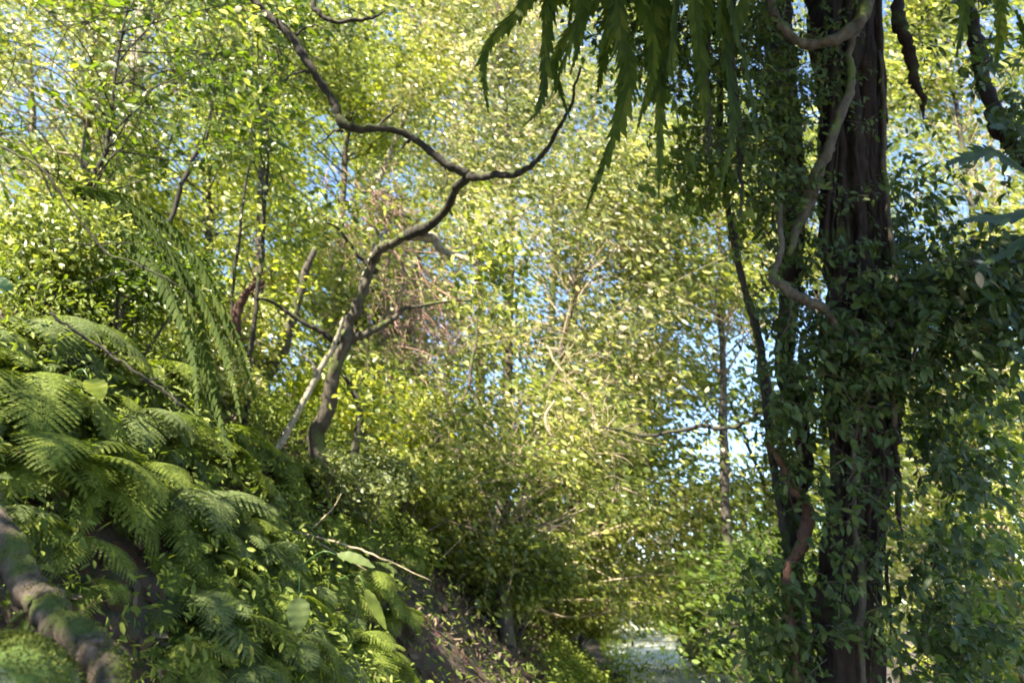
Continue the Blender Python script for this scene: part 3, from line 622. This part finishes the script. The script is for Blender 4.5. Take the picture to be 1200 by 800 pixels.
# dead twig masses
def twigmass(name, label, mk, cents, n, ln, r=.003):
    b_ = P(*cents[0]); root = thing(name, label, 'dead branch', b_)
    mb = MB(); tube(mb, [P(*c) for c in cents], np.linspace(.014, .008, len(cents)), 6, 30, wob=.01); mb.build('stem', M[mk], root)
    mb = MB()
    for k in range(n):
        a = P(*cents[RS.randint(len(cents))]) + RS.randn(3) * np.array([.2, .25, .22]); d = nrm(np.array([.4, -.1, -.65]) + RS.randn(3) * .55) * ln * RS.uniform(.5, 1.3)
        tube(mb, [a, a + d * .5 + RS.randn(3) * .04, a + d], [r, r * .8, r * .4], 4, 6)
    mb.build('twigs', M[mk], root)
twigmass('dead_branch', 'bundle of pinkish brown dead twigs hanging right of the twisted grey tree', 'twig', [(420, 240, 6.6), (450, 270, 6.6), (480, 320, 6.6), (470, 380, 6.5), (500, 370, 6.5)], 380, .5, .0035)
twigmass('dead_vine', 'tangle of dried beige vines in the centre', 'straw', [(640, 405, 7.6), (660, 440, 7.6), (690, 475, 7.6), (700, 510, 7.6), (720, 490, 7.6)], 70, .5, .0035)
mb = MB(); tube(mb, [P(650, 470, 7), P(640, 485, 7), P(641, 500, 7), P(647, 512, 7)], [.01, .016, .016, .008], 6, 16); tag(mb.build('dead_stalk', M['straw']), 'short curled straw coloured stalk in the centre of the trees', 'dead stalk')
# bare twigs low on the bank
b_ = hit(345, 640); root = thing('bare_twig', 'bare pale forked twig sticking out over the lower bank', 'twig', b_)
mb = MB(); Yb = b_[1] - .1
tube(mb, [P(300, 625, Yb), P(350, 627, Yb), P(410, 640, Yb - .1), P(450, 655, Yb - .15), P(505, 680, Yb - .2)], [.009, .008, .007, .005, .002], 6, 36, wob=.004)
tube(mb, [P(360, 628, Yb), P(390, 645, Yb), P(430, 668, Yb - .1)], [.005, .004, .002], 5, 12); tube(mb, [P(365, 620, Yb), P(390, 595, Yb), P(400, 578, Yb)], [.006, .005, .003], 5, 12)
mb.build('stem', M['straw'], root)
# broad leaves
def bigleaf(label, px, py, Y, ax, nr, L, asp, mk='bigleaf', stem=True):
    p = P(px, py, Y); root = thing('broad_leaf_plant', label, 'plant', p)
    a = nrm(np.array(ax, float)); n = nrm(np.array(nr, float)); n = nrm(n - a * a.dot(n)); s = np.cross(a, n); K = 14; V = []; Fc = []
    for k in range(K + 1):
        t = k / K; w_ = L * asp * .5 * (math.sin(math.pi * t ** .75) ** .7) * (1 + .07 * math.sin(k * 2.4)); c = p + a * L * t - n * L * .25 * t * t
        for u in (-1, -.5, 0, .5, 1): V.append(c + s * w_ * u + n * abs(u) * w_ * .3 + n * .004 * math.sin(k * 1.9) * abs(u))
    for k in range(K):
        for u in range(4): Fc.append([k * 5 + u, k * 5 + u + 1, k * 5 + u + 6, k * 5 + u + 5])
    mb = MB(); mb.add(V, Fc); mb.build('leaf', M[mk], root)
    if stem:
        q = p - a * .25 + np.array([-.05, .1, -.15]); mb = MB(); tube(mb, [q, p - a * .1, p], [.005, .004, .003], 5, 8); mb.build('stem', M['bigleaf'], root)
bigleaf('big pale blue green leaf hanging near the bottom of the bank', 350, 700, 3.6, (.12, -.2, -1), (.2, -1, .3), .15, .7, 'fernblue')
bigleaf('long narrow leaf pointing right above the bare twigs', 395, 650, 4.3, (1, -.1, -.15), (.1, -.8, .7), .22, .33, 'fernblue')
bigleaf('lime green broad leaf on the bank', 105, 445, 3.6, (.55, -.2, -.5), (.1, -.5, .8), .14, .8, 'yellow')
bigleaf('green broad leaf at the left edge of the bank', -20, 330, 2.8, (.8, -.1, -.1), (.1, -.7, .7), .13, .7)
bigleaf('upright narrow leaf among the ferns near the bottom', 428, 690, 4.3, (.5, -.2, -.7), (.1, -.9, .4), .24, .25, 'fern')

# ------------------------------------------------------------------ mossy log, rock, earthy hollow root
root_p = P(0, 625, 3.1)
root = thing('mossy_log', 'thick mossy log sloping down in the bottom left corner', 'log', root_p)
mb = MB(); cc = tube(mb, [P(-70, 550, 2.75), P(-10, 620, 2.6), P(40, 690, 2.45), P(80, 745, 2.3), P(125, 810, 2.15), P(150, 860, 2.1)], [.052, .050, .048, .046, .044, .042], 22, 90, wob=.004, knob=.06, rough=.09); mb.build('trunk', M['log'], root)
mb = MB(); tube(mb, [P(92, 762, 2.28), P(108, 755, 2.22), P(120, 750, 2.18)], [.03, .018, .006], 7, 10); tube(mb, [P(30, 715, 2.45), P(22, 722, 2.4), P(12, 728, 2.35)], [.02, .012, .006], 7, 8); mb.build('stub', M['log'], root)
q = cc[RS.randint(len(cc), size=6000)] + nrm(RS.randn(6000, 3) + np.array([.5, -.2, 1.1])) * .049
mb = MB(); leaves(mb, q, .008, .4, up=.5, axis=(0, 0, .5)); mb.build('moss', M['mosstuft'], root, smooth=False)
root = thing('thin_log', 'thin dark mossy root behind the thick mossy log', 'log', P(100, 690, 3.5))
mb = MB(); tube(mb, [P(60, 640, 3.7), P(100, 695, 3.5), P(130, 745, 3.35), P(152, 800, 3.2), P(165, 840, 3.1)], [.03, .045, .05, .055, .055], 12, 50, wob=.004, knob=.1, rough=.1); mb.build('trunk', M['log'], root)
def rock(label, p, s, seed):
    nu, nv = 48, 30; u, v = np.meshgrid(np.linspace(0, 2 * math.pi, nu, endpoint=False), np.linspace(.001, math.pi - .001, nv)); d = np.stack([np.cos(u) * np.sin(v), np.sin(u) * np.sin(v), np.cos(v)], -1)
    r = 1 + .13 * noise2(d[..., 0] * 2 + d[..., 2], d[..., 1] * 2 - d[..., 2], seed, 2) + .03 * noise2(d[..., 0] * 6 + d[..., 2] * 5, d[..., 1] * 6, seed + 1, 4)
    V = np.array(p) + d * r[..., None] * np.array(s); i = (np.arange(nv - 1)[:, None] * nu + np.arange(nu)[None]); i2 = (np.arange(nv - 1)[:, None] * nu + (np.arange(nu)[None] + 1) % nu)
    mb = MB(); mb.add(V, np.stack([i, i + nu, i2 + nu, i2], -1).reshape(-1, 4)); root = thing('mossy_rock', label, 'rock', p); mb.build('stone', M['rock'], root)
    q = V.reshape(-1, 3)[RS.randint(nu * nv, size=16000)] + RS.randn(16000, 3) * .006; mb = MB(); leaves(mb, q, .009, .5, up=.5, axis=(0, 0, .3)); mb.build('moss', M['mosstuft'], root, smooth=False)
rock('rounded mossy rock in the bottom left corner below the log', P(-5, 835, 1.95), (.2, .17, .18), 4)

# ------------------------------------------------------------------ the big ivy covered tree on the right
TY = 3.6
b0 = P(1000, 900, TY); gz = float(height(b0[0], b0[1])); b0[2] = gz - .1
root = thing('old_tree', 'old dark tree on the right with a thick limb and vines climbing its trunk', 'tree', b0)
mb = MB()
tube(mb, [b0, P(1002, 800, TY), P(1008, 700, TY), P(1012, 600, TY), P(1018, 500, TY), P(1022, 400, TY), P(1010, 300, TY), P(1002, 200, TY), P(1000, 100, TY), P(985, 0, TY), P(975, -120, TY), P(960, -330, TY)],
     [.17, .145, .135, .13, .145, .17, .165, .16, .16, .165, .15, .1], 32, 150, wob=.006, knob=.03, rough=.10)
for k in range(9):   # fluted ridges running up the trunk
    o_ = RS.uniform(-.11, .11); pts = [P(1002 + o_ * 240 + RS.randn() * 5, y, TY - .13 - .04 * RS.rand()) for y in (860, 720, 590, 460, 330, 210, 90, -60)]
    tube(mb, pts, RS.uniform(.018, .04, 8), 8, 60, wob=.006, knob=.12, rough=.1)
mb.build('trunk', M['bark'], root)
mb = MB()
for k in range(34):
    o_ = RS.uniform(-38, 34); y0 = RS.uniform(-60, 500); y1 = y0 + RS.uniform(120, 420); n_ = 6; a_ = RS.uniform(-3, 3)
    tube(mb, [P(1003 + o_ + a_ * q + RS.randn() * 3 + 10 * (y0 > 250), y0 + (y1 - y0) * q / 5, TY - .20 + abs(o_) * .0018 - .02 * RS.rand()) for q in range(n_)], [RS.uniform(.005, .014)] * (n_ - 1) + [.003], 7, 40, wob=.003, knob=.15)
mb.build('roots', M['bark'], root)
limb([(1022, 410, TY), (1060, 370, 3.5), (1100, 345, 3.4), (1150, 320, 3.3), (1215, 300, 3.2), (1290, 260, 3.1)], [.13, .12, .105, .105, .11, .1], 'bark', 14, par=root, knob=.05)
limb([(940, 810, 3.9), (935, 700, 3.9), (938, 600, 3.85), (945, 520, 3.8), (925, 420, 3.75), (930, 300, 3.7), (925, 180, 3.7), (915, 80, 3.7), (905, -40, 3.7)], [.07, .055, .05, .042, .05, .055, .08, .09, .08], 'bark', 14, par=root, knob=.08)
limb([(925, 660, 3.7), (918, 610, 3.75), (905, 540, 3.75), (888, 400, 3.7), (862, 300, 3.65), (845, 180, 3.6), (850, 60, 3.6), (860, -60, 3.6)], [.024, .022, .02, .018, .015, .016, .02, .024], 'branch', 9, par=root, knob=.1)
limb([(1070, -60, 3.3), (1055, 10, 3.3), (1068, 60, 3.3), (1078, 100, 3.3), (1083, 140, 3.3)], [.045, .035, .03, .018, .006], 'bark', 9, par=root, knob=.25)
limb([(1120, -40, 3.2), (1145, 40, 3.2), (1165, 110, 3.1), (1185, 160, 3.0), (1230, 220, 3.0)], [.035, .036, .034, .034, .03], 'bark', 9, par=root, knob=.15)
# unseen overhead crown, placed and thinned to shade the near bank and trunk
cr = MB(); C = []; lm = MB(); s0 = P(975, -120, TY)
for k in range(205):
    e = np.array([RS.uniform(-7.0, 2.2), RS.uniform(-4.5, 3.4), RS.uniform(5.2, 8.2)]) if k < 150 else np.array([RS.uniform(-1.6, 2.6), RS.uniform(-.5, 2.7), RS.uniform(4.8, 8.0)])
    x, y, _ = proj(e)
    if y > -70: continue
    if e[0] < -3 and e[1] > .8 and RS.rand() < .6: continue
    if e[1] > 2.7: continue
    if RS.rand() < .22: continue
    tube(lm, [s0, s0 * .5 + e * .5 + RS.randn(3) * .2, e], [.05, .03, .008], 5, 10, wob=.01)
    C.append(e + nrm(RS.randn(230, 3)) * RS.rand(230, 1) ** .5 * np.array([.7, .7, .4]))
C = np.concatenate(C); x, y, _ = proj(C); C = C[y < -20]
leaves(cr, C, .12, .5, up=.8); cr.build('crown', M['green'], root, smooth=False); lm.build('shade_branches', M['branch'], root)

# vine stems hugging / hanging beside the trunk
VINES = [
    ('thick looping woody vine across the top of the dark trunk', [(895, -30, 3.1), (908, 20, 3.1), (930, 45, 3.1), (965, 50, 3.1), (995, 35, 3.1), (1015, 5, 3.1), (1030, -40, 3.1)], [.022, .024, .022, .026, .032, .034, .034], 'barkgrey'),
    ('woody vine slanting down the upper trunk', [(1008, 20, 3.25), (995, 60, 3.25), (985, 110, 3.2), (965, 170, 3.2), (948, 210, 3.25), (938, 250, 3.3), (925, 300, 3.3)], [.018, .018, .022, .026, .032, .026, .015], 'barkgrey'),
    ('curved brown vine bending in towards the trunk beside the thick limb', [(915, 240, 3.2), (910, 290, 3.15), (906, 320, 3.1), (925, 335, 3.05), (950, 348, 3.05), (968, 365, 3.1), (985, 392, 3.2)], [.013, .015, .018, .022, .022, .018, .013], 'barkgrey'),
    ('reddish lit vine stem left of the lower trunk', [(900, 520, 3.6), (925, 560, 3.6), (945, 600, 3.65), (940, 640, 3.65), (925, 690, 3.7), (940, 790, 3.6), (950, 840, 3.6)], [.014, .02, .03, .03, .02, .02, .02], 'barkred'),
    ('straight brown vine running down the middle of the lower trunk', [(1010, 440, 3.3), (1008, 520, 3.3), (1008, 600, 3.3), (1013, 680, 3.3), (1012, 790, 3.3), (1012, 860, 3.3)], [.008, .010, .010, .015, .010, .01], 'barkgrey'),
    ('thin hanging dark root left of the trunk ending in mid air', [(862, -20, 3.2), (862, 60, 3.2), (868, 140, 3.2), (869, 200, 3.2), (871, 262, 3.2)], [.016, .016, .018, .012, .003], 'branch'),
    ('thin hanging root below the fern fronds', [(832, -20, 3.0), (830, 90, 3.0), (833, 150, 3.0), (830, 190, 3.0)], [.01, .009, .012, .003], 'branch'),
    ('pale brown vine climbing past the blue sky left of the trunk', [(858, 250, 4.2), (866, 320, 4.2), (880, 380, 4.2), (895, 440, 4.2), (912, 500, 4.2), (920, 600, 4.1)], [.014, .014, .016, .022, .016, .014], 'barkgrey'),
    ('thin vine rising along the right edge of the trunk', [(1048, 500, 3.3), (1052, 420, 3.3), (1045, 300, 3.4), (1035, 180, 3.4), (1030, 60, 3.4)], [.012, .014, .012, .012, .010], 'barkgrey'),
]
for lab, pts, rad, mk in VINES:
    root = thing('woody_vine', lab, 'vine', P(*pts[0]), 'woody vines around the dark trunk')
    mb = MB(); pp = tube(mb, [P(*p) for p in pts], rad, 9, len(pts) * 10, wob=.0035, knob=.1, rough=.08)
    for _ in range(5):
        a = pp[RS.randint(len(pp))]; e = a + np.array([RS.randn() * .08, -.03, -RS.uniform(.05, .25)]); tube(mb, [a, (a + e) / 2 + RS.randn(3) * .02, e], [.003, .002, .001], 4, 8)
    mb.build('stem', M[mk], root)
# leafy climbing vines
def climber(label, cents, n, L, mk='dark', asp=.42, nv=(-.15, -1, .45), cat='ivy', wa=.8, ax=(.35, -.25, -.75)):
    root = thing('climbing_ivy', label, cat, P(*cents[0][:3]), 'leafy climbers on the dark trunk')
    st = MB(); C = []; tot = sum(c[5] if len(c) > 5 else 1 for c in cents)
    for c in cents:
        x, y, Y, sx, sy = c[:5]; wgt = c[5] if len(c) > 5 else 1; m_ = int(n * wgt / tot); ns = max(m_ // 14, 2)
        for k in range(ns):   # each spray: a thin stem with leaves along it
            a = P(x + RS.randn() * sx * .6, y + RS.randn() * sy * .6, Y + RS.randn() * .09); d = nrm(np.array([RS.randn() * .8, -.5 + RS.randn() * .4, -.4 + RS.randn() * .6])) * RS.uniform(.12, .3)
            tube(st, [a, a + d * .5 + np.array([0, 0, .02]), a + d], [.0022, .0018, .001], 4, 5)
            t = RS.rand(14, 1); C.append(a + d * t + RS.randn(14, 3) * .014)
    st.build('stem', M['barkgrey'], root); C = np.concatenate(C)
    mb = MB(); leaves(mb, C, L * (.4 + 1.0 * RS.rand(len(C)) ** 1.4), asp, up=1.0, axis=ax, wa=wa, detail=1, nv=np.array(nv)); mb.build('foliage', M[mk], root, smooth=False)
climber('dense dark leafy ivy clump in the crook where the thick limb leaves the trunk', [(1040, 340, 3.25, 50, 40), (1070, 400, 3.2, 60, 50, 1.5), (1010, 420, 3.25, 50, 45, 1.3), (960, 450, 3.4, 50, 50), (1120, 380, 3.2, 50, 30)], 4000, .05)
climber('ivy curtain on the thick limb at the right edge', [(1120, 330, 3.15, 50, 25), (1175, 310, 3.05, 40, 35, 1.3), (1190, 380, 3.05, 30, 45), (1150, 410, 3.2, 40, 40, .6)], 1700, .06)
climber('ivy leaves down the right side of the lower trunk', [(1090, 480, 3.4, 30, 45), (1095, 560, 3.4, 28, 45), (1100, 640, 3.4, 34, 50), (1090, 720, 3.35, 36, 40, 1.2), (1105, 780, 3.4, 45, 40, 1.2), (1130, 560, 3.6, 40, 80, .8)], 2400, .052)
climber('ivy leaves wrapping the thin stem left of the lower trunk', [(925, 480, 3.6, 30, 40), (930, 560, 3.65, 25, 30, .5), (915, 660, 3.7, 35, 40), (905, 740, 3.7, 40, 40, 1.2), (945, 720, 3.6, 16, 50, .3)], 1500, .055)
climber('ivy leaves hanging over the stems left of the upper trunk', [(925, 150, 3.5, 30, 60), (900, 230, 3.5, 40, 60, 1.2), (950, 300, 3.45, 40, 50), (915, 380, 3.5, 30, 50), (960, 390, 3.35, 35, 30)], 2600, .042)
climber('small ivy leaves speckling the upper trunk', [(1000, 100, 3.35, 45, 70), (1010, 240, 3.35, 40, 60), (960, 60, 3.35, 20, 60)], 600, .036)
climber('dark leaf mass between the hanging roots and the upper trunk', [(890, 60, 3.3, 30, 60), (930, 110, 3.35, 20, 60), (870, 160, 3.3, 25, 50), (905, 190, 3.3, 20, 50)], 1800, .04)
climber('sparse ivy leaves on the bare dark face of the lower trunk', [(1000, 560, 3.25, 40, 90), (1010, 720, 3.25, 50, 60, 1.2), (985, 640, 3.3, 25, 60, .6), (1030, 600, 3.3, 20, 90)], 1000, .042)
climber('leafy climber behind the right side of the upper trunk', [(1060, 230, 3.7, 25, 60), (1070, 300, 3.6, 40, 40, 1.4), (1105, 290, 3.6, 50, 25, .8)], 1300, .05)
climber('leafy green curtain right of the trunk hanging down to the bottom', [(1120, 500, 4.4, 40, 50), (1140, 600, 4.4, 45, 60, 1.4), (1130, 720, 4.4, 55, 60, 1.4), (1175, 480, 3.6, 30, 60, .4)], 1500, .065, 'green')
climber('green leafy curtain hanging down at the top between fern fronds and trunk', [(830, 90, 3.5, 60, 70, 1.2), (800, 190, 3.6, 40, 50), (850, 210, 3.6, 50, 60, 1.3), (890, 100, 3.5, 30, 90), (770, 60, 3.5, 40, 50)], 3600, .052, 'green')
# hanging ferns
def hangfern(label, px, py, Y, fr):
    root = thing('hanging_fern', label, 'fern', P(px, py, Y), 'ferns hanging from the top of the dark tree')
    for (ex, ey, bx, w) in fr:
        mb = MB(); pts = [P(px, py, Y), P(px + (ex - px) * .35 + bx, py + (ey - py) * .3, Y - .05), P(px + (ex - px) * .75 + bx, py + (ey - py) * .65, Y - .08), P(ex, ey, Y - .08 + RS.randn() * .04)]
        L_ = np.linalg.norm(pts[0] - pts[-1]); a = R(RS.uniform(-50, 50))
        pts[1] = pts[1] + RS.randn(3) * .05; pts[2] = pts[2] + RS.randn(3) * .05
        frond(mb, pts, w * RS.uniform(1.7, 2.5), int(max(13, L_ / .042)), lobed=True, side=(math.cos(a), math.sin(a), RS.uniform(-.7, .7)), droop=.45, prof=.8); mb.build('frond', M['hang'], root, smooth=False)
random.seed(3)
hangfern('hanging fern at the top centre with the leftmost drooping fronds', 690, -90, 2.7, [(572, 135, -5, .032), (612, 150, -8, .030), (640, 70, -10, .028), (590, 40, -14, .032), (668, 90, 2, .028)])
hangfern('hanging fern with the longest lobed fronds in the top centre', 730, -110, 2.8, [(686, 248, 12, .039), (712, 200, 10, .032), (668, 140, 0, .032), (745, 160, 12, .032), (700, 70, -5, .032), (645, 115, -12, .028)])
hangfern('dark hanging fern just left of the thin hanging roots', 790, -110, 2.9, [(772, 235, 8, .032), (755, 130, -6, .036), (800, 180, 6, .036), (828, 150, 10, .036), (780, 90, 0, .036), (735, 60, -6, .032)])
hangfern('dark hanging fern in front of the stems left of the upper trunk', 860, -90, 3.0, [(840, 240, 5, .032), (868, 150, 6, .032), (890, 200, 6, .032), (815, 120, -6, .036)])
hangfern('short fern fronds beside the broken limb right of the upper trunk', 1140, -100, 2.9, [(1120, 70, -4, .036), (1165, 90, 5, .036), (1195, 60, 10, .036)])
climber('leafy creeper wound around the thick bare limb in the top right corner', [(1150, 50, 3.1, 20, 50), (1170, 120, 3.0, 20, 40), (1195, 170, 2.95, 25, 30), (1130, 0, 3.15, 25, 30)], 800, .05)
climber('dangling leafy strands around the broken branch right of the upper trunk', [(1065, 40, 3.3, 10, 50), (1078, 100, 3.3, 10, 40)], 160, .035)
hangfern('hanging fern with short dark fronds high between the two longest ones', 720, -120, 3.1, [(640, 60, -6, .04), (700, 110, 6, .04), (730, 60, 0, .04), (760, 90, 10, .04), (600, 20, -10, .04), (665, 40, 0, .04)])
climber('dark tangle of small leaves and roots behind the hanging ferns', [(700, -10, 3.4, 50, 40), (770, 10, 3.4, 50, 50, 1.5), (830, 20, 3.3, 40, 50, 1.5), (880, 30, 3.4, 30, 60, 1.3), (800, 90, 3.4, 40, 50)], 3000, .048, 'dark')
# dark lobed leaves reaching in from the right edge
root = thing('epiphyte_plant', 'plant with big dark lobed leaves reaching in from the right edge above the limb', 'plant', P(1240, 230, 2.6), None)
for (ex, ey, bx, by, w, a) in [(1110, 192, 1170, 180, .075, 80), (1160, 150, 1190, 150, .06, 60), (1125, 260, 1180, 255, .05, 70), (1140, 320, 1190, 290, .05, 40), (1190, 10, 1215, 90, .07, 20)]:
    mb = MB(); frond(mb, [P(1245, 235, 2.7), P(bx, by, 2.6), P((bx + ex) / 2, (by + ey) / 2 - 3, 2.55), P(ex, ey, 2.5)], w, 12, lobed=True, side=nrm(np.array([.1, math.cos(R(a)), math.sin(R(a))])), droop=.2); mb.build('leaf', M['dark'], root, smooth=False)
mb = MB(); V = leaves(mb, np.array([P(1146, 318, 2.7), P(1158, 328, 2.7), P(1140, 305, 2.7)]), .07, .5, up=1.5, axis=(.5, -.2, -1), wa=2, detail=1, nv=np.array([-.2, -1, .6]))
root = thing('pale_leaf_sprig', 'pale bluish white leaves on the thick limb', 'plant', P(1146, 318, 2.7)); mb.build('leaf', M['barkpale'], root, smooth=False)
